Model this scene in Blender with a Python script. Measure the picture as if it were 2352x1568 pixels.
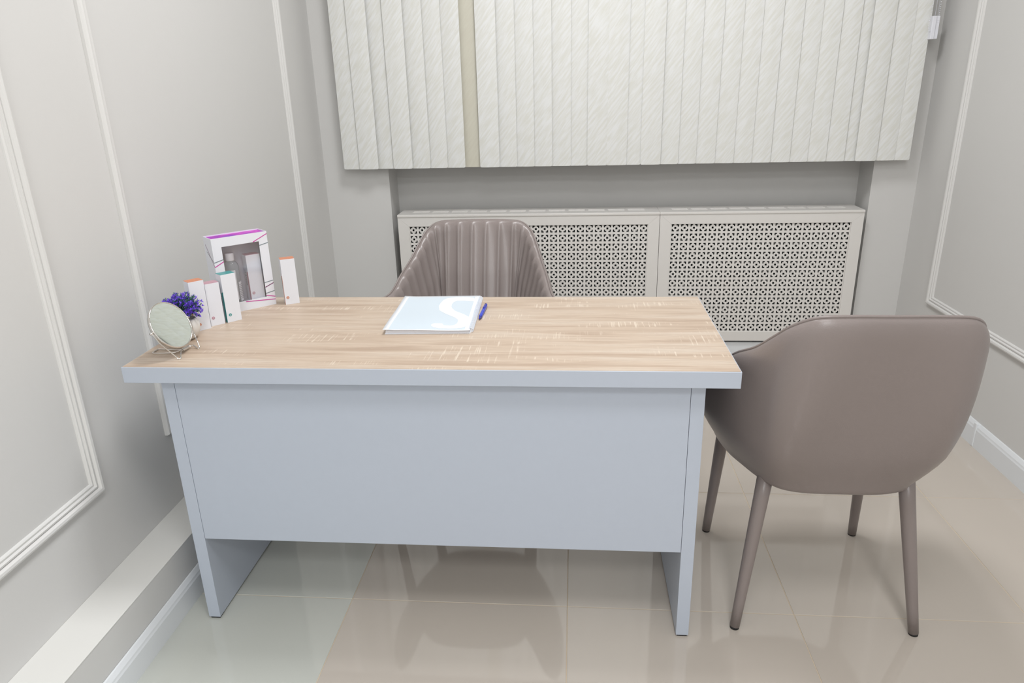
import bpy, bmesh, math, random
from mathutils import Vector, Matrix
for o in list(bpy.data.objects): bpy.data.objects.remove(o)
S = bpy.context.scene
COL = S.collection
PI = math.pi
rnd = random.Random(7)

# ------------------------------------------------------------------ camera
cam = bpy.data.cameras.new('camera'); co = bpy.data.objects.new('camera', cam); COL.objects.link(co)
cam.sensor_width = 36; cam.lens = 1637.3 / 2352 * 36; cam.clip_start = .02
co.location = (1.0479, -1.4554, 1.3406); co.rotation_euler = (1.2270, 0.0253, 0.0830)
S.camera = co
# ------------------------------------------------------------------ world, lights, exposure
w = bpy.data.worlds.new('world'); S.world = w; w.use_nodes = True
w.node_tree.nodes['Background'].inputs[0].default_value = (.9, .95, 1, 1)
w.node_tree.nodes['Background'].inputs[1].default_value = .3
def area(name, loc, sx, sy, power, col, rot=(0, 0, 0)):
    l = bpy.data.lights.new(name, 'AREA'); l.shape = 'RECTANGLE'; l.size = sx; l.size_y = sy; l.energy = power; l.color = col
    o = bpy.data.objects.new(name, l); o.location = loc; o.rotation_euler = rot; COL.objects.link(o); return o
area('ceiling_panel_light', (1.10, .50, 2.97), .6, .6, 31, (.985, .99, 1))
area('ceiling_panel_light', (1.25, -1.2, 2.97), .6, .6, 19, (.985, .99, 1))
area('ceiling_panel_light', (1.25, -2.9, 2.97), .6, .6, 38, (.965, .985, 1))
area('ceiling_panel_light', (1.25, -4.9, 2.97), .6, .6, 50, (.965, .985, 1))
S.view_settings.view_transform = 'Standard'; S.view_settings.look = 'None'
S.view_settings.gamma = 1; S.view_settings.use_curve_mapping = False
S.view_settings.exposure = 0.04

# ------------------------------------------------------------------ materials
def lin(c):
    r = []
    for v in c[:3]:
        v /= 255.0; r.append(v / 12.92 if v <= .04045 else ((v + .055) / 1.055) ** 2.4)
    return (*r, 1)
def mat(name, rgb, rough=.5, metal=0, noise=0, nscale=30, bump=0, bscale=200, spec=.5, coat=0, trans=0, ior=1.5):
    m = bpy.data.materials.new(name); m.use_nodes = True; nt = m.node_tree; b = nt.nodes['Principled BSDF']
    b.inputs['Base Color'].default_value = lin(rgb); b.inputs['Roughness'].default_value = rough; b.inputs['Metallic'].default_value = metal
    b.inputs['Specular IOR Level'].default_value = spec; b.inputs['Coat Weight'].default_value = coat
    b.inputs['Transmission Weight'].default_value = trans; b.inputs['IOR'].default_value = ior
    tc = nt.nodes.new('ShaderNodeTexCoord')
    if noise:
        n = nt.nodes.new('ShaderNodeTexNoise'); n.inputs['Scale'].default_value = nscale; n.inputs['Detail'].default_value = 5
        nt.links.new(tc.outputs['Object'], n.inputs['Vector'])
        mx = nt.nodes.new('ShaderNodeMix'); mx.data_type = 'RGBA'
        a = lin(rgb); mx.inputs['A'].default_value = tuple(x * (1 - noise) for x in a[:3]) + (1,)
        mx.inputs['B'].default_value = tuple(min(1, x * (1 + noise)) for x in a[:3]) + (1,)
        nt.links.new(n.outputs['Fac'], mx.inputs['Factor']); nt.links.new(mx.outputs['Result'], b.inputs['Base Color'])
    if bump:
        n = nt.nodes.new('ShaderNodeTexNoise'); n.inputs['Scale'].default_value = bscale; n.inputs['Detail'].default_value = 3
        nt.links.new(tc.outputs['Object'], n.inputs['Vector'])
        bp = nt.nodes.new('ShaderNodeBump'); bp.inputs['Strength'].default_value = bump; bp.inputs['Distance'].default_value = .002
        nt.links.new(n.outputs['Fac'], bp.inputs['Height']); nt.links.new(bp.outputs['Normal'], b.inputs['Normal'])
    return m
M = {}
M['wall'] = mat('painted_wall', (213, 212, 210), .62, noise=.015, nscale=2, bump=.08, bscale=260)
M['ceiling'] = mat('ceiling_paint', (235, 235, 232), .8, noise=.01)
M['ledge'] = mat('ledge_top_lit', (226, 225, 221), .55, noise=.015, nscale=3)  # lighter than the wall: light from above put into the colour
M['trim'] = mat('moulding_paint', (222, 221, 219), .4, noise=.01, nscale=8)
M['base'] = mat('baseboard_plastic', (228, 231, 234), .3, noise=.01, nscale=6)
M['grout'] = mat('grout', (208, 192, 170), .8, noise=.05, nscale=40)
M['tile_warm'] = mat('porcelain_warm', (196, 187, 177), .055, noise=.035, nscale=2.2, ior=1.62)
M['tile_cool'] = mat('porcelain_cool', (197, 199, 192), .055, noise=.03, nscale=2.2, ior=1.62)
M['desk'] = mat('grey_laminate', (184, 192, 205), .42, noise=.012, nscale=60, bump=.03, bscale=500)
M['seam'] = mat('dark_seam', (60, 62, 66), .8, noise=.05)
M['glide'] = mat('black_plastic', (28, 28, 30), .5, noise=.05)
M['leather'] = mat('taupe_leatherette', (136, 126, 123), .31, noise=.03, nscale=9, bump=.12, bscale=420)
M['stitch'] = mat('taupe_piping', (118, 107, 103), .45, noise=.04)
M['cover'] = mat('white_lacquered_board', (226, 223, 219), .38, noise=.012, nscale=8)
M['interior_shade'] = mat('dark_interior_shade', (18, 32, 34), .8, noise=.1)  # near-black colour stands in for the unlit inside of the covers
M['chrome'] = mat('chrome', (225, 222, 218), .12, metal=1, noise=.02)
M['glass_mirror'] = mat('mirror_silver', (228, 234, 228), .01, metal=1, noise=.004)
M['white_card'] = mat('white_card', (228, 230, 237), .45, noise=.008)
M['orange'] = mat('orange_print', (205, 132, 98), .4, noise=.04)
M['rose'] = mat('rose_print', (188, 146, 158), .4, noise=.04)
M['teal'] = mat('teal_print', (64, 146, 146), .35, noise=.08, nscale=60)
M['magenta'] = mat('magenta_print', (196, 52, 150), .35, noise=.15, nscale=120)
M['plum'] = mat('plum_print', (110, 28, 90), .35, noise=.15, nscale=120)
M['greyline'] = mat('grey_print', (120, 132, 138), .35, noise=.06)
M['label'] = mat('label_print', (214, 216, 222), .5, noise=.05)
M['ink'] = mat('ink_print', (96, 100, 112), .5, noise=.05)
M['insert'] = mat('grey_insert', (205, 204, 214), .6, noise=.05)
M['capwhite'] = mat('white_cap', (238, 236, 240), .35, noise=.01)
M['bottle'] = mat('clear_bottle', (225, 232, 236), .06, trans=.75, ior=1.35, noise=.01)
M['pot'] = mat('white_ceramic', (222, 219, 214), .3, noise=.02, nscale=20)
M['leaf'] = mat('green_foliage', (52, 100, 80), .5, noise=.3, nscale=90)
M['petal'] = mat('purple_petal', (128, 88, 232), .5, noise=.25, nscale=60)
M['paper'] = mat('paper', (228, 230, 237), .6, noise=.01)
M['cover_blue'] = mat('pale_blue_cover', (206, 218, 228), .3, noise=.008)
M['cover_white'] = mat('white_print', (234, 238, 244), .3, noise=.005)
M['coil'] = mat('clear_coil', (226, 232, 242), .2, noise=.02)
M['penblue'] = mat('blue_plastic', (30, 62, 215), .12, noise=.05, spec=.6, trans=.25)
M['pendark'] = mat('dark_blue_plastic', (28, 40, 160), .2, noise=.05)
M['bag'] = mat('chain_plastic', (232, 233, 240), .35, noise=.01)

def film_mat():
    m = bpy.data.materials.new('window_film'); m.use_nodes = True; nt = m.node_tree; nt.nodes.clear()
    out = nt.nodes.new('ShaderNodeOutputMaterial'); mx = nt.nodes.new('ShaderNodeMixShader'); t = nt.nodes.new('ShaderNodeBsdfTransparent'); g = nt.nodes.new('ShaderNodeBsdfGlossy')
    g.inputs['Roughness'].default_value = .08; t.inputs[0].default_value = (.97, .97, .98, 1)
    n = nt.nodes.new('ShaderNodeTexNoise'); n.inputs['Scale'].default_value = 25
    r = nt.nodes.new('ShaderNodeMapRange'); r.inputs['To Min'].default_value = .03; r.inputs['To Max'].default_value = .14
    nt.links.new(n.outputs['Fac'], r.inputs['Value']); nt.links.new(r.outputs['Result'], mx.inputs[0])
    nt.links.new(t.outputs[0], mx.inputs[1]); nt.links.new(g.outputs[0], mx.inputs[2]); nt.links.new(mx.outputs[0], out.inputs[0]); return m
M['film'] = film_mat()

def oak_mat():
    m = bpy.data.materials.new('light_oak_decor'); m.use_nodes = True; nt = m.node_tree; b = nt.nodes['Principled BSDF']; L = nt.links.new
    tc = nt.nodes.new('ShaderNodeTexCoord')
    def mapping(sc, rot=(0, 0, 0)):
        mp = nt.nodes.new('ShaderNodeMapping'); mp.inputs['Scale'].default_value = sc; mp.inputs['Rotation'].default_value = rot; L(tc.outputs['Object'], mp.inputs['Vector']); return mp.outputs['Vector']
    def noise(v, sc, det=6, dist=0):
        n = nt.nodes.new('ShaderNodeTexNoise'); n.inputs['Scale'].default_value = sc; n.inputs['Detail'].default_value = det; n.inputs['Distortion'].default_value = dist; L(v, n.inputs['Vector']); return n.outputs['Fac']
    def ramp(f, pts):
        r = nt.nodes.new('ShaderNodeValToRGB'); e = r.color_ramp.elements
        while len(e) < len(pts): e.new(.5)
        for k, (p, c) in enumerate(pts): e[k].position = p; e[k].color = c if len(c) == 4 else (*c, 1)
        L(f, r.inputs[0]); return r.outputs[0]
    def mixc(f, a, b_, blend='MIX'):
        x = nt.nodes.new('ShaderNodeMix'); x.data_type = 'RGBA'; x.blend_type = blend
        if isinstance(f, float): x.inputs['Factor'].default_value = f
        else: L(f, x.inputs['Factor'])
        for s, v in (('A', a), ('B', b_)):
            if isinstance(v, tuple): x.inputs[s].default_value = v
            else: L(v, x.inputs[s])
        return x.outputs['Result']
    def mul(a, b_):
        x = nt.nodes.new('ShaderNodeMath'); x.operation = 'MULTIPLY'; L(a, x.inputs[0])
        if isinstance(b_, float): x.inputs[1].default_value = b_
        else: L(b_, x.inputs[1])
        return x.outputs[0]
    broad = noise(mapping((1.1, 15, 1)), 2.2, 3, .6)
    c = ramp(broad, [(.3, lin((176, 155, 136))), (.47, lin((196, 177, 158))), (.68, lin((202, 187, 171)))])
    fine = noise(mapping((2.2, 95, 1)), 2.6, 8, .9)
    c = mixc(mul(ramp(fine, [(.36, (1, 1, 1)), (.5, (0, 0, 0))]), .55), c, lin((172, 148, 128)))
    pores = noise(mapping((14, 520, 1)), 2.4, 5)
    c = mixc(mul(ramp(pores, [(.33, (1, 1, 1)), (.47, (0, 0, 0))]), .36), c, lin((165, 140, 120)))
    # pale saw marks: short strokes across the grain in scattered patches
    saw = noise(mapping((210, 9, 1), (0, 0, .22)), 1.0, 2)
    saw = ramp(saw, [(.56, (0, 0, 0)), (.66, (1, 1, 1))])
    patch = ramp(noise(mapping((4.5, 16, 1)), 1.0, 2), [(.55, (0, 0, 0)), (.64, (1, 1, 1))])
    c = mixc(mul(mul(saw, patch), .55), c, lin((228, 216, 199)))
    L(c, b.inputs['Base Color']); b.inputs['Roughness'].default_value = .42
    bp = nt.nodes.new('ShaderNodeBump'); bp.inputs['Strength'].default_value = .12; bp.inputs['Distance'].default_value = .0006
    L(fine, bp.inputs['Height']); L(bp.outputs[0], b.inputs['Normal']); return m
M['oak'] = oak_mat()

def slat_mat(name, light, dark, bumpy):
    m = bpy.data.materials.new(name); m.use_nodes = True; nt = m.node_tree; b = nt.nodes['Principled BSDF']; L = nt.links.new
    tc = nt.nodes.new('ShaderNodeTexCoord'); oi = nt.nodes.new('ShaderNodeObjectInfo')
    add = nt.nodes.new('ShaderNodeVectorMath'); add.operation = 'ADD'; L(tc.outputs['Object'], add.inputs[0])
    sc = nt.nodes.new('ShaderNodeVectorMath'); sc.operation = 'SCALE'; sc.inputs[0].default_value = (3.1, 0, 5.7); L(oi.outputs['Random'], sc.inputs['Scale']); L(sc.outputs[0], add.inputs[1])
    rot = nt.nodes.new('ShaderNodeVectorRotate'); rot.rotation_type = 'Y_AXIS'; rot.inputs['Angle'].default_value = -math.radians(37); L(add.outputs[0], rot.inputs['Vector'])
    mp = nt.nodes.new('ShaderNodeMapping'); mp.inputs['Scale'].default_value = (115, 1, 14); L(rot.outputs[0], mp.inputs['Vector'])
    n = nt.nodes.new('ShaderNodeTexNoise'); n.inputs['Scale'].default_value = 1; n.inputs['Detail'].default_value = 3; L(mp.outputs[0], n.inputs['Vector'])
    r = nt.nodes.new('ShaderNodeValToRGB'); r.color_ramp.elements[0].position = .38; r.color_ramp.elements[0].color = lin(dark); r.color_ramp.elements[1].position = .62; r.color_ramp.elements[1].color = lin(light)
    L(n.outputs['Fac'], r.inputs[0]); L(r.outputs[0], b.inputs['Base Color']); b.inputs['Roughness'].default_value = .5
    if bumpy:
        bp = nt.nodes.new('ShaderNodeBump'); bp.inputs['Strength'].default_value = .25; bp.inputs['Distance'].default_value = .0015; L(n.outputs['Fac'], bp.inputs['Height']); L(bp.outputs[0], b.inputs['Normal'])
    return m
M['slat'] = slat_mat('ivory_jacquard', (230, 231, 230), (221, 221, 215), True)
M['slat_back'] = slat_mat('cream_reverse', (210, 207, 192), (207, 203, 188), False)

def swirl_mat():
    m = bpy.data.materials.new('magenta_swirl_print'); m.use_nodes = True; nt = m.node_tree; b = nt.nodes['Principled BSDF']
    tc = nt.nodes.new('ShaderNodeTexCoord'); mp = nt.nodes.new('ShaderNodeMapping'); mp.inputs['Scale'].default_value = (14, 60, 1)
    n = nt.nodes.new('ShaderNodeTexNoise'); n.inputs['Scale'].default_value = 1; n.inputs['Distortion'].default_value = 1.2
    r = nt.nodes.new('ShaderNodeValToRGB'); e = r.color_ramp.elements; e[0].position = .3; e[0].color = lin((80, 55, 180)); e[1].position = .7; e[1].color = lin((215, 100, 205)); x = e.new(.5); x.color = lin((180, 45, 175))
    nt.links.new(tc.outputs['Object'], mp.inputs['Vector']); nt.links.new(mp.outputs[0], n.inputs['Vector']); nt.links.new(n.outputs['Fac'], r.inputs[0]); nt.links.new(r.outputs[0], b.inputs['Base Color']); return m
M['swirl'] = swirl_mat()

# ------------------------------------------------------------------ helpers
def link(name, me, m=None, parent=None, smooth=False, loc=None, rot=None):
    if m is not None and not me.materials: me.materials.append(m)
    o = bpy.data.objects.new(name, me); COL.objects.link(o)
    if parent: o.parent = parent
    if loc: o.location = loc
    if rot: o.rotation_euler = rot
    if smooth:
        for p in me.polygons: p.use_smooth = True
    return o
def from_bm(bm, name='mesh'):
    me = bpy.data.meshes.new(name); bm.normal_update(); bm.to_mesh(me); bm.free(); return me
def pyd(v, f, name='mesh'):
    me = bpy.data.meshes.new(name); me.from_pydata([tuple(x) for x in v], [], f); me.update(); return me
def fixn(me):
    bm = bmesh.new(); bm.from_mesh(me); bmesh.ops.recalc_face_normals(bm, faces=bm.faces); bm.to_mesh(me); bm.free(); return me
def add_box(bm, x0, x1, y0, y1, z0, z1, bev=0, seg=2):
    r = bmesh.ops.create_cube(bm, size=1); vs = r['verts']
    for v in vs: v.co = Vector(((x0 + x1) / 2 + v.co.x * (x1 - x0), (y0 + y1) / 2 + v.co.y * (y1 - y0), (z0 + z1) / 2 + v.co.z * (z1 - z0)))
    if bev:
        es = {e for v in vs for e in v.link_edges}
        bmesh.ops.bevel(bm, geom=list(es), offset=bev, segments=seg, affect='EDGES', profile=.5)
def box(name, x0, x1, y0, y1, z0, z1, m, parent=None, bev=0, smooth=False):
    bm = bmesh.new(); add_box(bm, x0, x1, y0, y1, z0, z1, bev); return link(name, from_bm(bm, name), m, parent, smooth)
def tag(o, label=None, cat=None, group=None, kind=None):
    if label: o['label'] = label
    if cat: o['category'] = cat
    if group: o['group'] = group
    if kind: o['kind'] = kind
    return o
def empty(name, loc, rz, label, cat, group=None):
    o = bpy.data.objects.new(name, None); COL.objects.link(o); o.location = loc; o.rotation_euler = (0, 0, rz); o.empty_display_size = .05
    return tag(o, label, cat, group)
def struct(o, label=None): return tag(o, label, None, None, 'structure')
def tube(pts, rad, seg=8, closed=False, caps=True):
    """mesh of a tube along pts; rad: number or list"""
    P = [Vector(p) for p in pts]; n = len(P); V = []; F = []; up = None
    for i in range(n):
        a = P[(i - 1) % n] if (closed or i > 0) else P[i]; b = P[(i + 1) % n] if (closed or i < n - 1) else P[i]
        t = (b - a).normalized()
        if up is None:
            up = Vector((0, 0, 1)) if abs(t.z) < .9 else Vector((1, 0, 0))
        up = (up - t * up.dot(t)).normalized(); s = t.cross(up)
        r = rad[i] if isinstance(rad, (list, tuple)) else rad
        for k in range(seg):
            an = 2 * PI * k / seg; V.append(P[i] + (up * math.cos(an) + s * math.sin(an)) * r)
    for i in range(n if closed else n - 1):
        for k in range(seg):
            j = (i + 1) % n; F.append((i * seg + k, i * seg + (k + 1) % seg, j * seg + (k + 1) % seg, j * seg + k))
    if caps and not closed:
        F.append(tuple(range(seg))[::-1]); F.append(tuple((n - 1) * seg + k for k in range(seg)))
    return fixn(pyd(V, F, 'tube'))
def lathe(prof, seg=32, closed_top=True):
    V = []; F = []
    for r, z in prof:
        for k in range(seg):
            a = 2 * PI * k / seg; V.append((r * math.cos(a), r * math.sin(a), z))
    for i in range(len(prof) - 1):
        for k in range(seg): F.append((i * seg + k, i * seg + (k + 1) % seg, (i + 1) * seg + (k + 1) % seg, (i + 1) * seg + k))
    F.append(tuple(range(seg))[::-1])
    if closed_top: F.append(tuple((len(prof) - 1) * seg + k for k in range(seg)))
    return fixn(pyd(V, F, 'lathe'))
def catmull(pts, n=8, closed=False):
    P = [Vector(p) for p in pts]; out = []; N = len(P)
    rng = range(N if closed else N - 1)
    for i in rng:
        g = (lambda k: P[k % N]) if closed else (lambda k: P[max(0, min(N - 1, k))])
        a, b, c, d = g(i - 1), g(i), g(i + 1), g(i + 2)
        for k in range(n):
            t = k / n; out.append(.5 * ((2 * b) + (c - a) * t + (2 * a - 5 * b + 4 * c - d) * t * t + (3 * b - a - 3 * c + d) * t ** 3))
    if not closed: out.append(P[-1])
    return out
def plate(xs, zs, solid, thick, name='plate'):
    """plate in XZ (front at y=0, back at y=thick) with real openings where solid(i,j) is False"""
    V = []; F = []; idx = {}
    def vid(i, j, b):
        k = (i, j, b)
        if k not in idx: idx[k] = len(V); V.append((xs[i], thick if b else 0, zs[j]))
        return idx[k]
    nx, nz = len(xs) - 1, len(zs) - 1
    ok = [[solid(i, j) for j in range(nz)] for i in range(nx)]
    g = lambda i, j: 0 <= i < nx and 0 <= j < nz and ok[i][j]
    for i in range(nx):
        for j in range(nz):
            if not ok[i][j]: continue
            F.append((vid(i, j, 0), vid(i + 1, j, 0), vid(i + 1, j + 1, 0), vid(i, j + 1, 0)))
            F.append((vid(i, j, 1), vid(i, j + 1, 1), vid(i + 1, j + 1, 1), vid(i + 1, j, 1)))
            if not g(i - 1, j): F.append((vid(i, j, 0), vid(i, j + 1, 0), vid(i, j + 1, 1), vid(i, j, 1)))
            if not g(i + 1, j): F.append((vid(i + 1, j, 0), vid(i + 1, j, 1), vid(i + 1, j + 1, 1), vid(i + 1, j + 1, 0)))
            if not g(i, j - 1): F.append((vid(i, j, 0), vid(i, j, 1), vid(i + 1, j, 1), vid(i + 1, j, 0)))
            if not g(i, j + 1): F.append((vid(i, j + 1, 0), vid(i + 1, j + 1, 0), vid(i + 1, j + 1, 1), vid(i, j + 1, 1)))
    return pyd(V, F, name)
def text_mesh(s, size, depth=.0004):
    c = bpy.data.curves.new('txt', 'FONT'); c.body = s; c.size = size; c.extrude = depth / 2; c.align_x = 'CENTER'; c.align_y = 'CENTER'; c.resolution_u = 3
    o = bpy.data.objects.new('txt', c); COL.objects.link(o); dg = bpy.context.evaluated_depsgraph_get(); dg.update()
    me = bpy.data.meshes.new_from_object(o.evaluated_get(dg)); bpy.data.objects.remove(o); return me
def copy_tree(o, parent=None):
    c = o.copy(); COL.objects.link(c); c.parent = parent
    for ch in [x for x in o.children]: copy_tree(ch, c)
    return c

# ------------------------------------------------------------------ room shell
XL, XR, YB, YN, YR, ZC = -.142, 2.58, 1.94, 2.10, -6.0, 3.0
fl = struct(box('floor', XL - .1, XR + .1, YR - .1, YN + .1, -.04, -.0011, M['grout']))
gx0, gy0, T, G = .4326, .138, .6005, .0011
tile_me = {}
def tile_mesh(x0, x1, y0, y1):
    k = (round(x1 - x0, 4), round(y1 - y0, 4))
    if k not in tile_me:
        bm = bmesh.new(); add_box(bm, 0, k[0], 0, k[1], -.012, 0, .0007, 1); tile_me[k] = from_bm(bm, 'tile')
    return tile_me[k]
for i in range(-2, 5):
    for j in range(-11, 5):
        x0, x1 = max(XL, gx0 + i * T + G), min(XR, gx0 + (i + 1) * T - G)
        y0, y1 = max(YR, gy0 + j * T + G), min(YN, gy0 + (j + 1) * T - G)
        if x1 - x0 < .01 or y1 - y0 < .01: continue
        me = tile_mesh(x0, x1, y0, y1)
        key = 'tile_cool' if i < 0 else 'tile_warm'
        o = bpy.data.objects.new('tile', me); COL.objects.link(o); o.parent = fl; o.location = (x0, y0, rnd.uniform(-.0001, .0001))
        if not me.materials: me.materials.append(M[key])
        o.material_slots[0].link = 'OBJECT'; o.material_slots[0].material = M[key]
struct(box('ceiling', XL - .1, XR + .1, YR - .1, YN + .1, ZC, ZC + .06, M['ceiling']))
struct(box('wall_left', XL - .1, XL, YR - .1, YN + .1, -.04, ZC, M['wall']))
struct(box('wall_right', XR, XR + .1, YR - .1, YN + .1, -.04, ZC, M['wall']))
struct(box('wall_rear', XL, XR, YR - .1, YR, -.04, ZC, M['wall']))
bm = bmesh.new()
prof = [(XL, YN + .1), (XL, YB), (.168, YB), (.168, YN), (2.384, YN), (2.384, YB), (XR, YB), (XR, YN + .1)]
lo = [bm.verts.new((x, y, -.04)) for x, y in prof]; hi = [bm.verts.new((x, y, ZC)) for x, y in prof]
for k in range(8): bm.faces.new((lo[k], lo[(k + 1) % 8], hi[(k + 1) % 8], hi[k]))
bm.faces.new(lo); bm.faces.new(hi); bmesh.ops.recalc_face_normals(bm, faces=bm.faces)
es = [e for e in bm.edges if abs(e.verts[0].co.z - e.verts[1].co.z) > 1 and e.verts[0].co.y == YB and e.verts[0].co.x in (e.verts[0].co.x,) and (abs(e.verts[0].co.x - .168) < 1e-3 or abs(e.verts[0].co.x - 2.384) < 1e-3)]
bmesh.ops.bevel(bm, geom=es, offset=.003, segments=2, affect='EDGES')
struct(link('wall_back', from_bm(bm), M['wall']))
# boxed ledge along the left wall
bm = bmesh.new()
add_box(bm, XL, -.0215, YR, YB, 0, .1775)
struct(link('trim_1', from_bm(bm), M['wall']))
struct(box('trim_2', XL, -.0205, YR, YB, .1775, .181, M['ledge'], None, .001))  # top skin of the ledge, its lit brightness painted in
# skirtings: profiled extrusion, face d toward the room
def skirting(name, x, sgn, y0, y1, h):
    pr = [(0, 0), (.0135, 0), (.0135, h * .74), (.0115, h * .8), (.0105, h * .86), (.004, h * .985), (.002, h), (0, h)]
    V = []; F = []
    for y in (y0, y1):
        for d, z in pr: V.append((x + sgn * d, y, z))
    n = len(pr)
    for k in range(n): F.append((k, (k + 1) % n, n + (k + 1) % n, n + k))
    F += [tuple(range(n)), tuple(range(n, 2 * n))]
    return struct(link(name, fixn(pyd(V, F)), M['base']))
skirting('baseboard_left', -.0205, 1, YR, YB, .082)
b = skirting('baseboard_right', XR, -1, YR, YB, .095)
jc = box('joint_cover', XR - .0155, XR, 1.108, 1.126, 0, .0965, M['base'], b, .003)
tag(jc, 'narrow white clip over the skirting joint')
b = box('baseboard_back', .17, 2.382, 1.905, YN, 0, .134, M['base'], None, .002); struct(b)
# wall panel mouldings
def moulding(name, x, sgn, ya, yb, z0, z1):
    pr = [(0, 0), (0, .008), (.003, .0135), (.008, .0155), (.014, .0145), (.0175, .0095), (.0185, .0065), (.021, .0095), (.0255, .0105), (.0275, .006), (.0285, .0048), (.031, .0062), (.034, .0066), (.037, .004), (.038, 0)]
    V = []; F = []; n = len(pr)
    for cy, cz, sy, sz in ((ya, z0, 1, 1), (yb, z0, -1, 1), (yb, z1, -1, -1), (ya, z1, 1, -1)):
        for d, h in pr: V.append((x + sgn * h, cy + sy * d, cz + sz * d))
    for c in range(4):
        for k in range(n - 1): F.append((c * n + k, c * n + k + 1, ((c + 1) % 4) * n + k + 1, ((c + 1) % 4) * n + k))
    return struct(link(name, fixn(pyd(V, F)), M['trim']))
moulding('trim_3', XL, 1, -1.15, .024, .405, 2.35)
moulding('trim_4', XL, 1, .322, 1.588, .405, 2.35)
moulding('trim_5', XR, -1, -1.0, 1.655, .408, 2.35)

# ------------------------------------------------------------------ radiator covers
def cover(x0, x1, cols, label):
    t = empty('radiator_cover', ((x0 + x1) / 2, 1.89, .147), 0, label, 'radiator cover', 'radiator covers in the niche')
    ox, oz = (x0 + x1) / 2, .147
    yf, yb, zt, zb = 0, .155, .777 - oz, 0
    X0, X1 = x0 - ox, x1 - ox
    sw, tw, bw = .056, .059, .05
    gx0_, gx1_, gz0_, gz1_ = X0 + sw, X1 - sw, zb + bw, zt - tw
    zf = zt - .013
    # four mitred frame rails
    def rail(q):
        V = []
        for (ax, az), (ix, iz) in q:
            V += [(ax, .003, az), (ax * .9985 + ix * .0015, 0, az), (ix, 0, iz), (ix, .004, iz), (ix, .018, iz), (ax, .018, az)]
        F = [(k, (k + 1) % 6, 6 + (k + 1) % 6, 6 + k) for k in range(6)] + [tuple(range(6)), tuple(range(6, 12))]
        return fixn(pyd(V, F, 'frame_rail'))
    g = .0002
    O = [(X0, zb), (X1, zb), (X1, zf), (X0, zf)]; I = [(gx0_ - .004, gz0_ - .004), (gx1_ + .004, gz0_ - .004), (gx1_ + .004, gz1_ + .002), (gx0_ - .004, gz1_ + .002)]
    for k in range(4):
        j = (k + 1) % 4; dx, dz = O[j][0] - O[k][0], O[j][1] - O[k][1]; l = math.hypot(dx, dz); dx, dz = dx / l * g, dz / l * g
        q = [((O[k][0] + dx, O[k][1] + dz), (I[k][0] + dx, I[k][1] + dz)), ((O[j][0] - dx, O[j][1] - dz), (I[j][0] - dx, I[j][1] - dz))]
        link('frame_rail', rail(q), M['cover'], t)
    # perforated grille: L corners and a square dot per cell
    rows = 12; px = (gx1_ - gx0_ + .0105) / cols; pz = (gz1_ - gz0_ + .0105) / rows
    cells = [0, .13, .265, .272, .488, .495, .63, .76]
    xs = [-.001 - .01]; zs = [-.001 - .01]
    xs = [gx0_ - .012]; xt = [None]
    for c in range(cols):
        for k, f_ in enumerate(cells): xs.append(gx0_ + (c + f_) * px); xt.append(k)
    xs.append(gx1_ + .012); zs = [gz0_ - .012]; ztg = [None]
    for c in range(rows):
        for k, f_ in enumerate(cells): zs.append(gz0_ + (c + f_) * pz); ztg.append(k)
    zs.append(gz1_ + .012)
    # interval k = cells[k]..cells[k+1]: 0 arm outer,1 arm inner,2 gap,3 dot,4 gap,5 arm inner,6 arm outer,7 spacer
    pat = {(a, b_) for a in (0, 6) for b_ in (0, 6)} | {(0, 1), (1, 0), (6, 1), (5, 0), (0, 5), (1, 6), (6, 5), (5, 6), (3, 3)}
    me = plate(xs, zs, lambda i, j: (xt[i], ztg[j]) not in pat, .003, 'grille')
    link('grille', me, M['cover'], t, loc=(0, .006, 0))
    box('interior_shade', X0 + .02, X1 - .02, .03, .034, zb + .02, zt - .02, M['interior_shade'], t)  # added dark sheet, paints the shade seen through the grille holes
    box('side_panel', X0, X0 + .016, .0185, yb, zb, zf, M['cover'], t); box('side_panel', X1 - .016, X1, .0185, yb, zb, zf, M['cover'], t)
    # top panel with a row of slots
    ns = max(6, round((X1 - X0) / .107)); x_ = [X0 - .001, X0 + .05]; fl_ = [0, 0]
    stp = (X1 - X0 - .11) / ns
    for k in range(ns):
        x_ += [X0 + .055 + k * stp + stp * .09, X0 + .055 + k * stp + stp * .91]; fl_ += [1, 0]
    x_.append(X1 + .001)
    y_ = [-.004, .055, .072, .082, .099, yb]
    me = plate(x_, y_, lambda i, j: not (fl_[i] == 1 and j in (1, 3)), .0125, 'top_panel')
    for v in me.vertices: y, z = v.co.z, v.co.y; v.co.y = y; v.co.z = zf + (.0125 - z)
    fixn(me); tp = link('top_panel', me, M['cover'], t)
    bv = tp.modifiers.new('bevel', 'BEVEL'); bv.width = .0025; bv.segments = 2; bv.limit_method = 'ANGLE'
    return t
cover(.206, 1.4415, 27, 'long white radiator cover with cross-pattern grille behind the ribbed chair')
cover(1.4435, 2.354, 19, 'shorter white radiator cover with cross-pattern grille in the right part of the niche')

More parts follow.
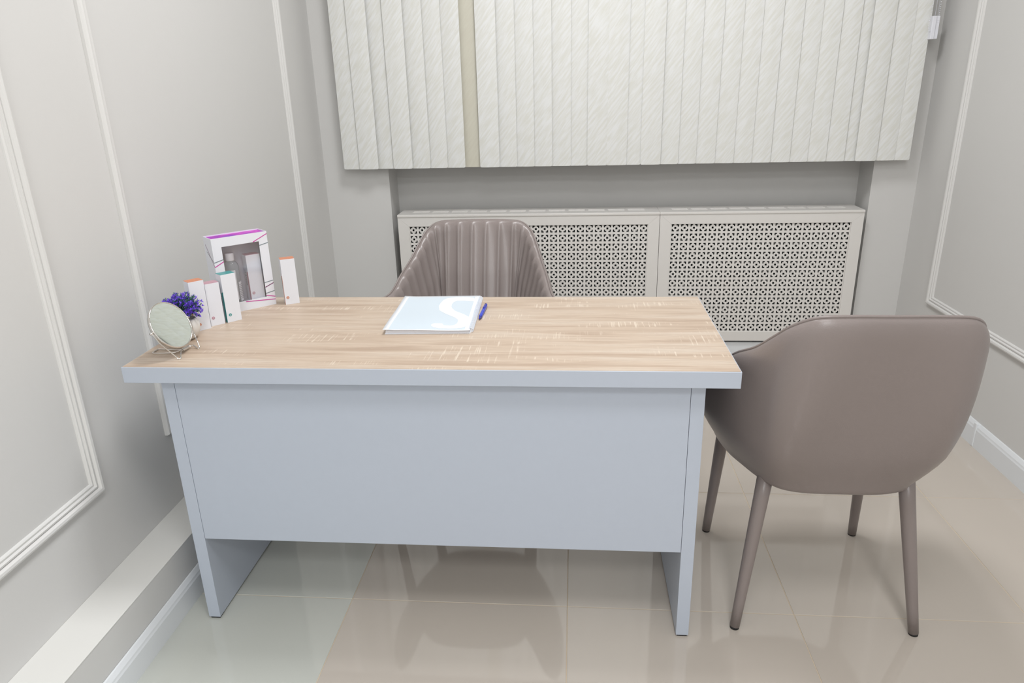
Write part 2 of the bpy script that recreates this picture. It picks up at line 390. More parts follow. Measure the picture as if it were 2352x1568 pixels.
# ------------------------------------------------------------------ vertical blind
vb = empty('vertical_blind', (1.24, 1.87, .993), 0, 'ivory vertical blind of overlapping patterned slats hanging before the back wall', 'blind')
ZB, ZH = .994, 2.30
def slat_mesh(w=.089):
    V = []; F = []; nx = 8; r = .006
    cols = [-w / 2, -w / 2 + r * .3, -w / 2 + r] + [-w / 2 + r + (w - 2 * r) * k / nx for k in range(1, nx)] + [w / 2 - r, w / 2 - r * .3, w / 2]
    for sgn in (0, 1):
        for x in cols:
            e = max(0, abs(x) - (w / 2 - r)); zb = ZB - .993 + (r - math.sqrt(max(0, r * r - e * e)))
            y = .0035 * (2 * x / w) ** 2 - .002 + sgn * .0009
            V += [(x, y, zb), (x, y, ZH - .993)]
    n = len(cols)
    for k in range(n - 1):
        a = 2 * k; F.append((a, a + 2, a + 3, a + 1)); b_ = 2 * n + 2 * k; F.append((b_, b_ + 1, b_ + 3, b_ + 2)); F.append((a, b_, b_ + 2, a + 2)); F.append((a + 1, a + 3, b_ + 3, b_ + 1))
    F.append((0, 1, 2 * n + 1, 2 * n)); a = 2 * n - 2; F.append((a, 4 * n - 2, 4 * n - 1, a + 1))
    return fixn(pyd(V, F, 'slat'))
sm = slat_mesh(); sm.materials.append(M['slat'])
smb = slat_mesh(); smb.materials.append(M['slat_back'])
E_ = [-.0253, .0537, .1428, .2129, .3053, .3863, .4664, .5483, .6171, .7065, .7865, .8661, .9465, 1.0302, 1.1041, 1.1928, 1.2775, 1.3424, 1.4283, 1.508, 1.5864, 1.6694, 1.7507, 1.8291, 1.9101, 1.9926, 2.0691, 2.1473, 2.2251, 2.2712, 2.357, 2.4374, 2.5004]
for k in range(32):
    a, b_ = E_[k], E_[k + 1]; wd = b_ - a; rr = random.Random(k * 13 + 5)
    if k == 7: c, y, rz, me = (a + b_) / 2 + .001, .016, 0, smb
    elif wd > .0845 or k == 29: c, y, rz, me = (a + b_) / 2, -.008, -math.radians(rr.uniform(-1, 4)), sm
    elif k in (0,): c, y, rz, me = a + .0445, .004, -math.radians(3), sm
    elif k in (2, 28): c, y, rz, me = (a + b_) / 2 + .002, .006, -math.radians(2), sm
    else: c, y, rz, me = b_ - .0445, rr.uniform(-.001, .001), -math.radians(rr.uniform(3.4, 5.4)), sm
    o = bpy.data.objects.new('slat', me); COL.objects.link(o); o.parent = vb; o.location = (c - 1.24, y, 0); o.rotation_euler = (0, 0, rz)
    if k == 7: tag(o, 'slat turned to its plain cream reverse')
box('headrail', -1.28, 1.29, -.03, .035, 2.30 - .993, 2.345 - .993, M['bag'], vb, .003)
for x in (-1.0, 0, 1.0): box('wall_bracket', x - .02, x + .02, .03, .0698, 2.31 - .993, 2.335 - .993, M['bag'], vb)
# pull weight, bead chain and cord at the right end
wx, wy = 2.512 - 1.24, -.012
bm = bmesh.new(); add_box(bm, wx - .0155, wx + .0, wy - .012, wy + .012, 1.478 - .993, 1.566 - .993, .002); add_box(bm, wx + .0, wx + .0145, wy - .008, wy + .010, 1.479 - .993, 1.566 - .993, .0015)
add_box(bm, wx + .002, wx + .012, wy - .0092, wy - .0075, 1.549 - .993, 1.5505 - .993); add_box(bm, wx + .002, wx + .012, wy - .0092, wy - .0075, 1.541 - .993, 1.5425 - .993)
wt = link('pull_weight', from_bm(bm), M['bag'], vb)
def cord(name, pts, r, m): return link(name, tube(pts, r, 6), m, vb, True)
cord('cord', [(wx - .004, wy, .573), (wx - .0035, wy, 1.31)], .0011, M['bag'])
cord('cord', [(wx + .008, wy + .004, .573), (wx + .0085, wy + .004, 1.31)], .0011, M['bag'])
def chain(pts):
    bm = bmesh.new(); P = catmull(pts, 40); L_ = 0; last = P[0]; acc = 0
    for p in P[1:]:
        acc += (p - last).length; last = p
        if acc >= .0056:
            acc = 0; bmesh.ops.create_icosphere(bm, subdivisions=1, radius=.0021, matrix=Matrix.Translation(p))
    me = from_bm(bm); o = link('bead_chain', me, M['bag'], vb, True); o['kind'] = 'stuff'; return o
chain([(wx - .017, wy - .008, 1.30), (wx - .020, wy - .008, .8), (wx - .0225, wy - .008, .62), (wx - .0265, wy - .008, .54), (wx - .0245, wy - .008, .521), (wx - .0165, wy - .008, .516)])
chain([(wx + .0125, wy, 1.30), (wx + .012, wy, .8), (wx + .0115, wy, .573)])

# ------------------------------------------------------------------ desk
dk = empty('desk', (.70, .30, 0), 0, 'white-grey desk with a light oak-look top and full front panel', 'desk')
def L3(x, y, z): return (x - .70, y - .30, z)
def dbox(name, x0, x1, y0, y1, z0, z1, m, parent=dk, bev=.0008): return box(name, x0 - .7, x1 - .7, y0 - .3, y1 - .3, z0, z1, m, parent, bev)
DX, DY = 1.409, .582
tt = dbox('tabletop', 0, DX, 0, DY, .7105, .7494, M['desk'], bev=.001)
ws = dbox('wood_surface', .0022, DX - .0022, .0022, DY - .0022, .7490, .7500, M['oak'], tt, .0002)
tag(ws, 'light oak-look top face with pale saw marks')
for xa, xb in ((.0642, .0960), (1.3112, 1.3428)):
    p = dbox('side_panel', xa, xb, .0397, DY - .03, .006, .7100, M['desk'])
    for y in (.055, DY - .05): dbox('glide', xa + .003, xb - .003, y - .012, y + .012, 0, .006, M['glide'], p, .001)
dbox('front_panel', .0968, 1.3104, .0400, .056, .256, .7100, M['desk'])

# ------------------------------------------------------------------ armchair (faces local +y, back at -y)
def half_to_full(pts): return [(-x, y, z) for x, y, z in reversed(pts[1:])] + list(pts)
RIM = [(0, -.058, .893), (.09, -.056, .8925), (.150, -.048, .887), (.186, -.022, .862), (.208, .024, .822), (.228, .080, .778), (.248, .145, .742), (.268, .220, .700), (.291, .305, .696), (.295, .390, .686), (.286, .455, .662), (.266, .497, .620)]
BOT = [(0, .062, .425), (.085, .064, .425), (.138, .078, .425), (.168, .105, .425), (.190, .145, .425), (.210, .195, .425), (.230, .250, .425), (.243, .315, .425), (.248, .375, .425), (.244, .430, .425), (.234, .475, .425), (.214, .500, .425)]
rim = catmull(half_to_full(RIM), 12); bot = catmull(half_to_full(BOT), 12); NU = len(rim)
def resample(A, B, n):
    L_ = [0]
    for i in range(1, len(A)): L_.append(L_[-1] + (A[i] - A[i - 1]).length)
    oa, ob = [], []
    for k in range(n):
        s = L_[-1] * k / (n - 1); i = 0
        while i < len(L_) - 2 and L_[i + 1] < s: i += 1
        f = (s - L_[i]) / max(1e-9, L_[i + 1] - L_[i]); oa.append(A[i].lerp(A[i + 1], f)); ob.append(B[i].lerp(B[i + 1], f))
    return oa, ob, L_[-1]
NU = 265
rim, bot, RL = resample(rim, bot, NU)
def lean_exp(i):
    t = max(0, min(1, (abs(rim[i].x) - .03) / .23))
    return 1.15 + 2.05 * t * t * (3 - 2 * t)
def outer_pt(i, v):
    s = 1 - (1 - v) ** lean_exp(i)
    p = bot[i].lerp(rim[i], s); p.z = bot[i].z + (rim[i].z - bot[i].z) * v
    f = math.sqrt(max(0, 1 - max(0, 1 - (rim[i].z - p.z) / .045) ** 2)) * max(0, min(1, (p.z - .425) / .1))
    return p + NRM[i] * (.016 * f)
def nrm2(i):
    a = rim[max(0, i - 1)]; b_ = rim[min(NU - 1, i + 1)]; t = Vector((b_.x - a.x, b_.y - a.y)); t.normalize(); return Vector((t.y, -t.x, 0))
NRM = [nrm2(i) for i in range(NU)]
if NRM[NU // 2].y > 0: NRM = [-n for n in NRM]
def build_chair(label, rounded=True):
    t = empty('armchair', (0, 0, 0), 0, label, 'armchair', 'taupe armchairs at the desk')
    # outer shell
    NV = 26; V = []; F = []
    rows = []
    for k in range(4):      # curl under
        f_ = k / 4; rows.append([Vector((bot[i].x * (.80 + .2 * math.sin(f_ * PI / 2)), .30 + (bot[i].y - .30) * (.80 + .2 * math.sin(f_ * PI / 2)), .400 + .025 * (1 - math.cos(f_ * PI / 2)))) for i in range(NU)])
    for k in range(NV + 1):
        v = 1 - (1 - k / NV) ** 1.7; rows.append([outer_pt(i, v) for i in range(NU)])
    nrow = len(rows)
    for r in rows: V += r
    for a in range(nrow - 1):
        for i in range(NU - 1): F.append((a * NU + i, a * NU + i + 1, (a + 1) * NU + i + 1, (a + 1) * NU + i))
    # underside
    F.append(tuple(range(NU)))
    sh = link('shell', fixn(pyd(V, F, 'shell')), M['leather'], t, True)
    # inner quilted lining: rim roll then down to the seat
    NR = 33; V = []; rows = []
    prof = [(.0005, 0), (.006, .0022), (.012, .0005), (.018, -.006), (.024, -.016)] + [(.046 + .012 * k / 24, -.018) for k in range(1, 25)]
    rows_z = []
    for k, (din, dz) in enumerate(prof):
        row = []
        for i in range(NU):
            ph = (i / (NU - 1)) * NR; fr = ph - math.floor(ph); gr = math.exp(-((min(fr, 1 - fr)) / .085) ** 2)
            full = min(1, max(0, (k - 1) / 4)); dep = .0075 * gr * full - .0035 * full * (1 - (2 * fr - 1) ** 2)
            if k < 5:
                p = rim[i] - NRM[i] * (din + dep); p.z += dz - gr * .0015 * full
            else:
                v = 1 - (k - 4) / 24; zz = .44 + (rim[i].z - .016 - .44) * v
                q = bot[i].lerp(rim[i], 1 - (1 - max(0, (zz - bot[i].z) / (rim[i].z - bot[i].z))) ** lean_exp(i)); p = q - NRM[i] * (.024 + .012 * min(1, (1 - v) * 3) + dep + .040 * (1 - v)); p.z = zz
            row.append(p)
        rows.append(row); V += row
    F = [(a * NU + i, (a + 1) * NU + i, (a + 1) * NU + i + 1, a * NU + i + 1) for a in range(len(rows) - 1) for i in range(NU - 1)]
    link('backrest', fixn(pyd(V, F, 'backrest')), M['leather'], t, True)
    # arm fronts closing the ends
    for e in (0, NU - 1):
        outl = [outer_pt(e, k / NV) for k in range(NV + 1)]; inn = [rows[k][e] for k in range(len(rows))]
        loop = outl + inn[1:]; c = sum(loop, Vector()) / len(loop); fw = Vector((0, 1, 0)) * .012
        V = loop + [c.lerp(p, .55) + fw for p in loop] + [c + fw * 1.1]; n = len(loop)
        F = [(k, (k + 1) % n, n + (k + 1) % n, n + k) for k in range(n)] + [(n + k, n + (k + 1) % n, 2 * n) for k in range(n)]
        link('arm_front', fixn(pyd(V, F, 'arm_front')), M['leather'], t, True)
    # piping cord along the outer rim
    pts = [rim[i] + NRM[i] * .0012 + Vector((0, 0, .001)) for i in range(0, NU, 2)]
    link('piping', tube(pts, .0034, 8), M['leather'], t, True)
    link('seam', tube([p + Vector((0, 0, -.0042)) + NRM[min(NU - 1, 2 * k)] * .0004 for k, p in enumerate(pts)], .0013, 6), M['stitch'], t, True)
    # seat cushion
    n = 48; V = []; ring = []
    for k in range(n):
        a = 2 * PI * k / n; cx, sy = math.cos(a), math.sin(a)
        ring.append((.205 * (abs(cx) ** .62) * (1 if cx > 0 else -1), .315 + .215 * (abs(sy) ** .62) * (1 if sy > 0 else -1)))
    lv = [(.88, .402), (1, .42), (1.03, .455), (1.0, .480), (.92, .494), (.6, .502), (.2, .504)]
    for s, z in lv: V += [(x * s, .315 + (y - .315) * s, z) for x, y in ring]
    F = [(a * n + k, a * n + (k + 1) % n, (a + 1) * n + (k + 1) % n, (a + 1) * n + k) for a in range(len(lv) - 1) for k in range(n)] + [tuple(range(n))[::-1], tuple((len(lv) - 1) * n + k for k in range(n))]
    link('seat', fixn(pyd(V, F, 'seat')), M['leather'], t, True)
    # legs
    for sx, yt, yb in ((-1, .135, .082), (1, .135, .082), (-1, .455, .512), (1, .455, .512)):
        a = Vector((sx * (.166 if yt < .3 else .200) + .003, yt, .425)); b_ = Vector((sx * .2225 + .006, yb, .006))
        lg = link('leg', tube([a.lerp(b_, k / 6) for k in range(7)], [.0195 - .0070 * k / 6 for k in range(7)], 20), M['leather'], t, True)
        link('rubber_foot', tube([b_ + Vector((0, 0, .003)), b_ + Vector((0, 0, -.0055))], .0118, 16), M['glide'], lg, True)
    return t
c2 = build_chair('taupe armchair seen from behind, standing at the right end of the desk')
c2.location = (1.684, 0, 0)
c1 = copy_tree(c2); c1['label'] = 'taupe armchair with vertically ribbed backrest tucked in behind the desk'
c1.location = (.709, 1.01, 0); c1.rotation_euler = (0, 0, PI - .012)

# ------------------------------------------------------------------ notebook and pen
nb = empty('notebook', (.5645, .238, .75), math.radians(2.2), 'pale blue spiral notebook with a large white letter on its cover, lying on the desk', 'notebook')
W_, H_ = .222, .306
box('back_cover', 0, W_ - .002, 0, H_, .0001, .0012, M['cover_white'], nb)
for k in range(3): box('page_block', .0015 + .0006 * k, W_ - .004, .0015, H_ - .0015, .0014 + k * .0030, .0042 + k * .0030, M['paper'], nb, .0004)
# front cover: gently wavy sheet
nx, ny = 20, 28; V = []; F = []
def cz(x, y): return .0112 + .0014 * math.sin(x * 22 + .6) * (1 - y / H_) + .0016 * (x < .03) * (1 - x / .03) + .0007 * math.sin(y * 26)
for s in (0, 1):
    for j in range(ny + 1):
        for i in range(nx + 1):
            x = -.004 + (W_ + .002) * i / nx; y = -.0045 + (H_ + .004) * j / ny; V.append((x, y, cz(x, y) + s * .0006))
st_ = (nx + 1) * (ny + 1)
for j in range(ny):
    for i in range(nx):
        a = j * (nx + 1) + i; F.append((a, a + nx + 1, a + nx + 2, a + 1)); F.append((st_ + a, st_ + a + 1, st_ + a + nx + 2, st_ + a + nx + 1))
bd = [i for i in range(nx + 1)] + [j * (nx + 1) + nx for j in range(1, ny + 1)] + [ny * (nx + 1) + i for i in range(nx - 1, -1, -1)] + [j * (nx + 1) for j in range(ny - 1, 0, -1)]
for k in range(len(bd)): a, b_ = bd[k], bd[(k + 1) % len(bd)]; F.append((a, b_, st_ + b_, st_ + a))
fc = link('front_cover', fixn(pyd(V, F)), M['cover_white'], nb, True)
def sheet_poly(name, poly, m, dz, parent):
    bm = bmesh.new(); bm.faces.new([bm.verts.new((x, y, 0)) for x, y in poly]); bmesh.ops.triangulate(bm, faces=bm.faces, ngon_method='EAR_CLIP')
    for _ in range(4): 
        es = [e for e in bm.edges if e.calc_length() > .012]
        if es: bmesh.ops.subdivide_edges(bm, edges=es, cuts=1); bmesh.ops.triangulate(bm, faces=bm.faces)
    for v in bm.verts: v.co.z = cz(v.co.x, v.co.y) + .0006 + dz
    for f_ in bm.faces:
        if f_.normal.z < 0: f_.normal_flip()
    bmesh.ops.recalc_face_normals(bm, faces=bm.faces)
    if sum(f_.normal.z for f_ in bm.faces) < 0: bmesh.ops.reverse_faces(bm, faces=bm.faces)
    r = bmesh.ops.extrude_face_region(bm, geom=list(bm.faces))
    for v in [g for g in r['geom'] if isinstance(g, bmesh.types.BMVert)]: v.co.z += .00015
    return link(name, from_bm(bm), m, parent, False)
tag(sheet_poly('cover_print', [(.010, .0), (W_ - .016, .0), (W_ - .016, .294), (.010, .294)], M['cover_blue'], .0001, fc), 'pale blue printed field')
Sp = [(.764, .518), (.764, .494), (.733, .499), (.712, .499), (.704, .485), (.702, .467), (.704, .445), (.708, .431), (.721, .405), (.749, .375), (.768, .350), (.7745, .330), (.777, .310), (.777, .291), (.772, .270), (.759, .257), (.731, .252), (.702, .253), (.688, .260), (.680, .270), (.678, .279), (.683, .291), (.705, .291), (.711, .277), (.728, .274), (.738, .279), (.743, .291), (.744, .303), (.742, .322), (.731, .342), (.697, .379), (.676, .409), (.671, .431), (.667, .450), (.668, .480), (.671, .505), (.679, .523), (.701, .533), (.739, .534), (.756, .528)]
an = math.radians(2.2); ca, sa = math.cos(-an), math.sin(-an)
Sl = [((x - .5645) * ca - (y - .238) * sa, (x - .5645) * sa + (y - .238) * ca) for x, y in Sp]
Sl = [(min(x, W_ - .016), y) for x, y in Sl]
tag(sheet_poly('letter_print', Sl, M['cover_white'], .0004, fc), 'large white letter S')
pts = []
nc = 46
for k in range(nc * 12 + 1):
    a = 2 * PI * k / 12; pts.append((W_ - .001 + .0068 * math.cos(a), .006 + (H_ - .012) * k / (nc * 12), .0068 + .0066 * math.sin(a)))
link('spiral_binding', tube(pts, .0008, 5), M['coil'], nb, True)
pn = empty('pen', (.7915, .350, .75), math.radians(-1.5), 'blue ballpoint pen lying against the spiral of the notebook', 'pen')
pn.location = (.7945, .352, .75)
link('barrel', tube([(0, .017, .0052), (0, .02, .0052), (0, .06, .0052), (0, .118, .0052), (0, .122, .0052)], [.0042, .0047, .005, .0052, .0045], 16), M['penblue'], pn, True)
link('tip', tube([(0, .0, .0052), (0, .006, .0052), (0, .017, .0052)], [.0008, .0024, .0042], 14), M['pendark'], pn, True)
link('push_button', tube([(0, .122, .0052), (0, .134, .0052), (0, .136, .0052)], [.003, .003, .0022], 12), M['penblue'], pn, True)
bm = bmesh.new(); add_box(bm, -.0022, .0022, .083, .122, .0105, .012, .0006); add_box(bm, -.0022, .0022, .117, .122, .0088, .012, .0005)
link('clip', from_bm(bm), M['pendark'], pn)

# ------------------------------------------------------------------ boxes on the desk
def badge(parent, x, y, z, txt, m, r=.0042, ring=False):
    """disc on the front face (facing local -y)"""
    bm = bmesh.new(); bmesh.ops.create_cone(bm, cap_ends=True, segments=24, radius1=r, radius2=r, depth=.0003, matrix=Matrix.Translation((x, y - .00015, z)) @ Matrix.Rotation(PI / 2, 4, 'X'))
    d = link('badge', from_bm(bm), m, parent); 
    me = text_mesh(txt, r * 1.55); me.materials.append(M['cover_white']); me.transform(Matrix.Translation((x, y - .0005, z)) @ Matrix.Rotation(PI / 2, 4, 'X')); link('badge_number', me, None, d)
    return d
def carton(loc, ang, w, d, h, colour, num, label, stripe=True, bx=.008, bz=.018):
    """folding carton; origin at bottom front left corner, front faces local -y"""
    t = empty('carton', loc, ang, label, 'box', 'small cosmetic cartons on the desk')
    box('carton_body', 0, w, 0, d, 0, h - .0009, M['white_card'], t, .0004)
    box('top_flap', .0004, w - .0004, .0004, d + .0002, h - .0009, h, M[colour], t, .0002)
    # printed fold line scoring on the flap
    if stripe:
        pr = [(-.0003, .0003), (-.0003, .0068)]
        V = [(-.0003, .0002, 0.001), (-.0003, .0105, 0.001), (-.0003, .0105, h * .60), (-.0003, .0085, h * .625), (-.0003, .0002, h * .645), (0, .0002, 0.001), (0, .0105, 0.001), (0, .0105, h * .60), (0, .0085, h * .625), (0, .0002, h * .645)]
        F = [(0, 1, 2, 3, 4), (5, 9, 8, 7, 6)] + [(k, 5 + k, 5 + (k + 1) % 5, (k + 1) % 5) for k in range(5)]
        link('colour_stripe', fixn(pyd(V, F)), M[colour], t)
        lb = box('side_label', -.00025, 0, .0115, d - .004, h * .30, h * .66, M['label'], t)
        bm = bmesh.new()
        for k in range(9): add_box(bm, -.0004, -.0002, .0130, d - .006, h * .34 + k * h * .032, h * .34 + k * h * .032 + (.0012 if k % 3 else .002))
        pt = link('barcode', from_bm(bm), M['ink'], lb); pt['kind'] = 'stuff'
    badge(t, bx, 0, bz, num, M[colour])
    return t
def D2(a): a = math.radians(a); return Vector((math.cos(a), math.sin(a), 0))
Z = .75
A1 = 50; pA = Vector((.079, .283, Z)) - D2(A1) * .040
carton(pA, math.radians(A1), .040, .030, .1345, 'orange', '1', 'white carton with an orange top just behind the purple plant', True, .012, .017)
A2 = 45; pB = Vector((.0985, .3240, Z)) - D2(A2) * .0375
carton(pB, math.radians(A2), .0375, .029, .1175, 'rose', '1', 'white carton with a dusty rose top between the orange and teal cartons', False, .0085, .022)
A3 = 50; pC = Vector((.1035, .3285, Z))
carton(pC, math.radians(A3), .0405, .031, .1345, 'teal', '2', 'white carton with a teal top and teal side stripe before the gift box', True, .010, .021)
A4 = 29; pD = Vector((.200, .4995, Z))
carton(pD, math.radians(A4), .0405, .030, .1360, 'orange', '2', 'white carton with an orange top standing alone right of the gift box', True, .0085, .021)
# gift box
phi = math.radians(45.8); Ob = Vector((.167, .51, Z)) - Vector((math.cos(phi), math.sin(phi), 0)) * .158
gb = empty('gift_box', Ob, phi, 'large white gift box with window cut-out and magenta lines', 'box')
BW, BD, BH = .158, .062, .2175
fr_ = link('front_face', plate([0, .0256, .1322, BW], [0, .0275, .1919, BH], lambda i, j: not (i == 1 and j == 1), .0015), M['white_card'], gb)
box('side_face', 0, .0015, .0015, BD, 0, BH, M['white_card'], gb); box('side_face', BW - .0015, BW, .0015, BD, 0, BH, M['white_card'], gb)
box('back_face', .0015, BW - .0015, BD - .0015, BD, 0, BH, M['white_card'], gb)
box('bottom_face', .0015, BW - .0015, .0015, BD - .0015, 0, .0015, M['white_card'], gb)
box('top_panel', .0017, BW - .0017, .0017, BD - .0017, BH - .0045, BH - .003, M['swirl'], gb)
bm = bmesh.new(); add_box(bm, .010, BW - .010, BD - .010, BD - .0085, .02, BH - .0102); add_box(bm, .0017, BW - .0017, .0026, BD - .0017, .0196, .0212)
link('insert_tray', from_bm(bm), M['insert'], gb)
box('window_film', .0236, .1342, .0017, .0019, .0255, .1939, M['film'], gb)
def strip(name, pts, w, m, y=-.0003, side=False):
    for (a, b_) in zip(pts[:-1], pts[1:]):
        a, b_ = Vector(a), Vector(b_); d = (b_ - a).normalized(); n = Vector((-d.y, d.x)) * w / 2
        q = [a - n, b_ - n, b_ + n, a + n]
        V = [(p.x, y, p.y) for p in q] + [(p.x, -.00005, p.y) for p in q] if not side else [(-.0003, p.x, p.y) for p in q] + [(-.00005, p.x, p.y) for p in q]
        F = [(0, 1, 2, 3), (7, 6, 5, 4)] + [(k, 4 + k, 4 + (k + 1) % 4, (k + 1) % 4) for k in range(4)]
        link(name, fixn(pyd(V, F)), m, fr_ if not side else gb)
w_ = .0022
strip('printed_line', [(0, .1385), (.0256, .1505)], w_, M['magenta']); strip('printed_line', [(.1158, .1925), (.158, .2105)], w_, M['magenta'])
strip('printed_line', [(0, .1511), (.0256, .1566)], w_, M['greyline']); strip('printed_line', [(.1325, .180), (.158, .1845)], w_, M['greyline'])
strip('printed_line', [(.1322, .0700), (.158, .0728)], w_, M['greyline']); strip('printed_line', [(.1322, .0560), (.158, .0652)], w_, M['plum'])
strip('printed_line', [(.1322, .0378), (.158, .0411)], w_, M['greyline']); strip('printed_line', [(.1322, .0318), (.158, .0235)], w_, M['magenta'], -.0004)
strip('printed_line', [(.070, .0255), (.158, .0155)], w_, M['magenta'], -.00045)
strip('side_line', [(0, .1385), (.050, .196)], .0016, M['plum'], side=True); strip('side_line', [(0, .1511), (.046, .176)], .0016, M['greyline'], side=True)
# bottle inside
Rz = Matrix.Rotation(phi, 4, 'Z')
def inbox(x, y, z): return Ob + (Rz @ Vector((x, y, z)))
bo = empty('bottle', inbox(.0535, .030, .0214), phi, 'clear bottle with white cap inside the gift box', 'bottle')
link('bottle_body', lathe([(.0195, 0), (.0205, .002), (.0205, .105), (.0195, .112), (.0150, .119), (.0110, .1215), (.0105, .123)], 36), M['bottle'], bo, True)
link('cap', lathe([(.0118, .1232), (.0122, .125), (.0122, .143), (.0116, .1445)], 32), M['capwhite'], bo, True)
def wrap(name, r, a0, a1, z0, z1, m, parent):
    V = []; F = []; n = 20
    for k in range(n + 1):
        a = a0 + (a1 - a0) * k / n
        for rr in (r, r + .0003):
            for z in (z0, z1): V.append((rr * math.sin(a), -rr * math.cos(a), z))
    for k in range(n):
        a = 4 * k; F += [(a, a + 4, a + 5, a + 1), (a + 2, a + 3, a + 7, a + 6), (a, a + 2, a + 6, a + 4), (a + 1, a + 5, a + 7, a + 3)]
    F += [(0, 1, 3, 2), (4 * n, 4 * n + 2, 4 * n + 3, 4 * n + 1)]
    return link(name, fixn(pyd(V, F)), m, parent, False)
wrap('label', .0207, -1.5, .15, .012, .098, M['label'], bo)
bl = wrap('back_label', .0207, .38, 1.45, .006, .062, M['label'], bo)
bm = bmesh.new()
for k in range(9):
    for q in range(3):
        a = .52 + q * .26; p = Vector((.0212 * math.sin(a), -.0212 * math.cos(a), .014 + k * .005)); mm = Matrix.Translation(p) @ Matrix.Rotation(a, 4, 'Z') @ Matrix.Diagonal((.0042, .0002, .0014, 1)); bmesh.ops.create_cube(bm, size=1, matrix=mm)
pt = link('label_text', from_bm(bm), M['ink'], bl); pt['kind'] = 'stuff'
A5 = phi + math.radians(-1)
ic = carton(inbox(.0915, .010, .0214), A5, .0405, .030, .1345, 'rose', '2', 'white carton with rose edge stripe packed inside the gift box', True, .0085, .022)

# ------------------------------------------------------------------ potted plant
pl = empty('potted_plant', (.054, .200, Z), 0, 'small artificial plant with purple flowers in a round white pot behind the mirror', 'plant')
link('pot', lathe([(.016, 0), (.024, .002), (.0335, .014), (.0375, .028), (.0365, .040), (.0315, .051), (.0285, .054), (.0275, .053), (.0290, .050), (.0275, .046), (.004, .046)], 40), M['pot'], pl, True)
def blade(V, F, p, d, l, w_, rng, fold=.3):
    d = d.normalized(); s = d.cross(Vector((rng.uniform(-1, 1), rng.uniform(-1, 1), rng.uniform(-1, 1)))).normalized(); n = d.cross(s); b0 = len(V)
    V += [p, p + d * l * .45 + s * w_ + n * w_ * fold, p + d * l, p + d * l * .45 - s * w_ + n * w_ * fold, p + d * l * .45 - n * w_ * .3]
    F += [(b0, b0 + 1, b0 + 4), (b0 + 1, b0 + 2, b0 + 4), (b0 + 2, b0 + 3, b0 + 4), (b0 + 3, b0, b0 + 4)]
rg = random.Random(11); V = []; F = []; PV = []; PF = []
cc = Vector((.004, -.004, .080)); R0 = .043
tips = []
for k in range(170):
    zz = 1 - 1.45 * (k + .5) / 170; a = k * 2.39996; rr = math.sqrt(max(0, 1 - zz * zz)); d = Vector((rr * math.cos(a), rr * math.sin(a), zz))
    d = (d + Vector((rg.uniform(-.2, .2), rg.uniform(-.2, .2), rg.uniform(-.2, .2)))).normalized()
    R1 = R0 * rg.uniform(.80, 1.12); tip = cc + Vector((d.x * 1.02, d.y * 1.02, d.z * .86)) * R1
    for q in range(6):
        f_ = .30 + .13 * q; p = cc.lerp(tip, f_)
        for _ in range(2): blade(V, F, p, d + Vector((rg.uniform(-1, 1), rg.uniform(-1, 1), rg.uniform(-1, 1))) * .9, .009, .0013, rg)
    tips.append((tip, d))
for q in range(40):   # stems rising from the pot
    d = Vector((rg.uniform(-.5, .5), rg.uniform(-.5, .5), 1)).normalized(); blade(V, F, Vector((rg.uniform(-.015, .015), rg.uniform(-.015, .015), .045)), d, .04, .0012, rg)
fo = link('foliage', pyd(V, F), M['leaf'], pl); fo['kind'] = 'stuff'
for tip, d in tips:
    if rg.random() < .8:
        for q in range(3):
            c_ = tip - d * .006 * q + Vector((rg.uniform(-1, 1), rg.uniform(-1, 1), rg.uniform(-1, 1))) * .003
            for _ in range(7): blade(PV, PF, c_, d * .8 + Vector((rg.uniform(-1, 1), rg.uniform(-1, 1), rg.uniform(-1, 1))), rg.uniform(.005, .0085), .0012, rg)
fw = link('flowers', pyd(PV, PF), M['petal'], pl); fw['kind'] = 'stuff'

# ------------------------------------------------------------------ table mirror
az, el, rm = 1.405, .478, .0585
nM = Vector((math.cos(el) * math.sin(az), -math.cos(el) * math.cos(az), math.sin(el))); cM = Vector((.087, .09, .824)); aH = Vector((math.cos(az), math.sin(az), 0)); uM = nM.cross(aH)
if uM.z < 0: uM = -uM
mt = empty('table_mirror', (.085, .09, Z), 0, 'round chrome table mirror tilted on a wire stand at the left end of the desk', 'mirror')
base = Vector((.085, .09, Z))
def frame(p, x, y, z): return Matrix(((x.x, y.x, z.x, p.x), (x.y, y.y, z.y, p.y), (x.z, y.z, z.z, p.z), (0, 0, 0, 1)))
fm = frame(cM - base, aH, uM, nM)
if fm.determinant() < 0: fm = frame(cM - base, -aH, uM, nM)
me = lathe([(.052, -.010), (.0575, -.008), (.0592, -.003), (.0592, .0010), (.0580, .0022), (.0568, .0016), (.0565, .0)], 64, False); me.transform(fm); link('rim', me, M['chrome'], mt, True)
me = lathe([(.0566, -.0008), (.0566, .0003)], 64); me.transform(fm); link('mirror_glass', me, M['glass_mirror'], mt)
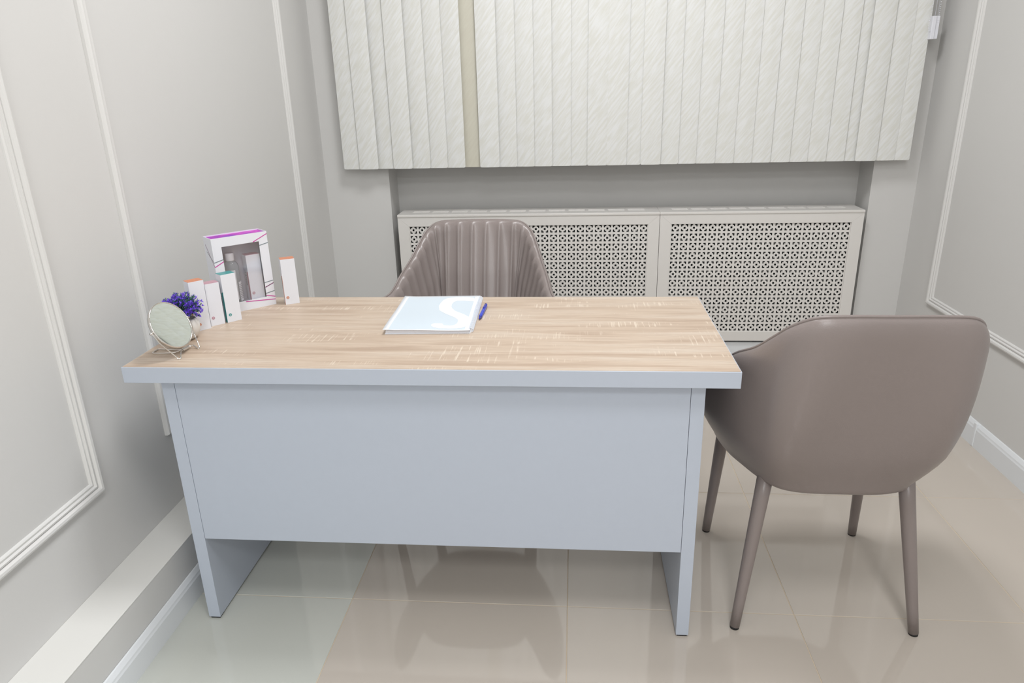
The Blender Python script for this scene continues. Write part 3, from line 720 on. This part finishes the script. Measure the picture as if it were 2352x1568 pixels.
me = lathe([(.030, -.0130), (.050, -.0105), (.0528, -.0098)], 64); me.transform(fm); link('back_shell', me, M['chrome'], mt, True)
p1 = cM - aH * .0625 - nM * .003 - base; p2 = cM + aH * .0625 - nM * .003 - base
for p in (p1, p2):
    bm = bmesh.new(); bmesh.ops.create_cone(bm, cap_ends=True, segments=12, radius1=.003, radius2=.003, depth=.009, matrix=Matrix.Translation(p) @ aH.to_track_quat('Z', 'Y').to_matrix().to_4x4())
    link('pivot', from_bm(bm), M['chrome'], mt, True)
def W3(x, y, z): return Vector((x, y, z)) - base
zr = Z + .0016
wire = [base + p1, W3(.079, .0285, .815) + base, W3(.087, .034, .795) + base, W3(.098, .044, .774) + base, W3(.108, .050, .758) + base, W3(.1145, .051, zr) + base, W3(.1165, .056, zr + .001) + base, W3(.110, .070, .757) + base, W3(.100, .090, .7565) + base, W3(.0995, .100, .7565) + base]
link('wire_stand', tube(catmull([p - base for p in wire], 6), .0015, 8), M['chrome'], mt, True)
wire = [base + p2, Vector((.101, .155, .80)), Vector((.104, .153, .778)), Vector((.116, .140, .764)), Vector((.1255, .128, zr)), Vector((.1225, .124, zr + .0005)), Vector((.110, .130, .757)), Vector((.1025, .124, .7565)), Vector((.1010, .112, .7565))]
link('wire_stand', tube(catmull([p - base for p in wire], 6), .0015, 8), M['chrome'], mt, True)
wire = [Vector((.0990, .106, .7565)), Vector((.090, .096, .7545)), Vector((.080, .090, zr + .001)), Vector((.055, .088, zr)), Vector((.030, .088, zr)), Vector((.0255, .093, zr)), Vector((.025, .112, zr)), Vector((.030, .117, zr)), Vector((.055, .114, zr)), Vector((.080, .108, zr + .001)), Vector((.0985, .106, .7563))]
link('wire_foot', tube(catmull([p - base for p in wire], 6), .0015, 8), M['chrome'], mt, True)
pts = []
for k in range(9 * 10 + 1):
    a = 2 * PI * k / 10; c_ = Vector((.0990, .098, .7565)).lerp(Vector((.1015, .124, .7565)), k / 90); pts.append(c_ - base + Vector((math.cos(a) * .0030, 0, math.sin(a) * .0030)))
link('coil', tube(pts, .0011, 6), M['chrome'], mt, True)
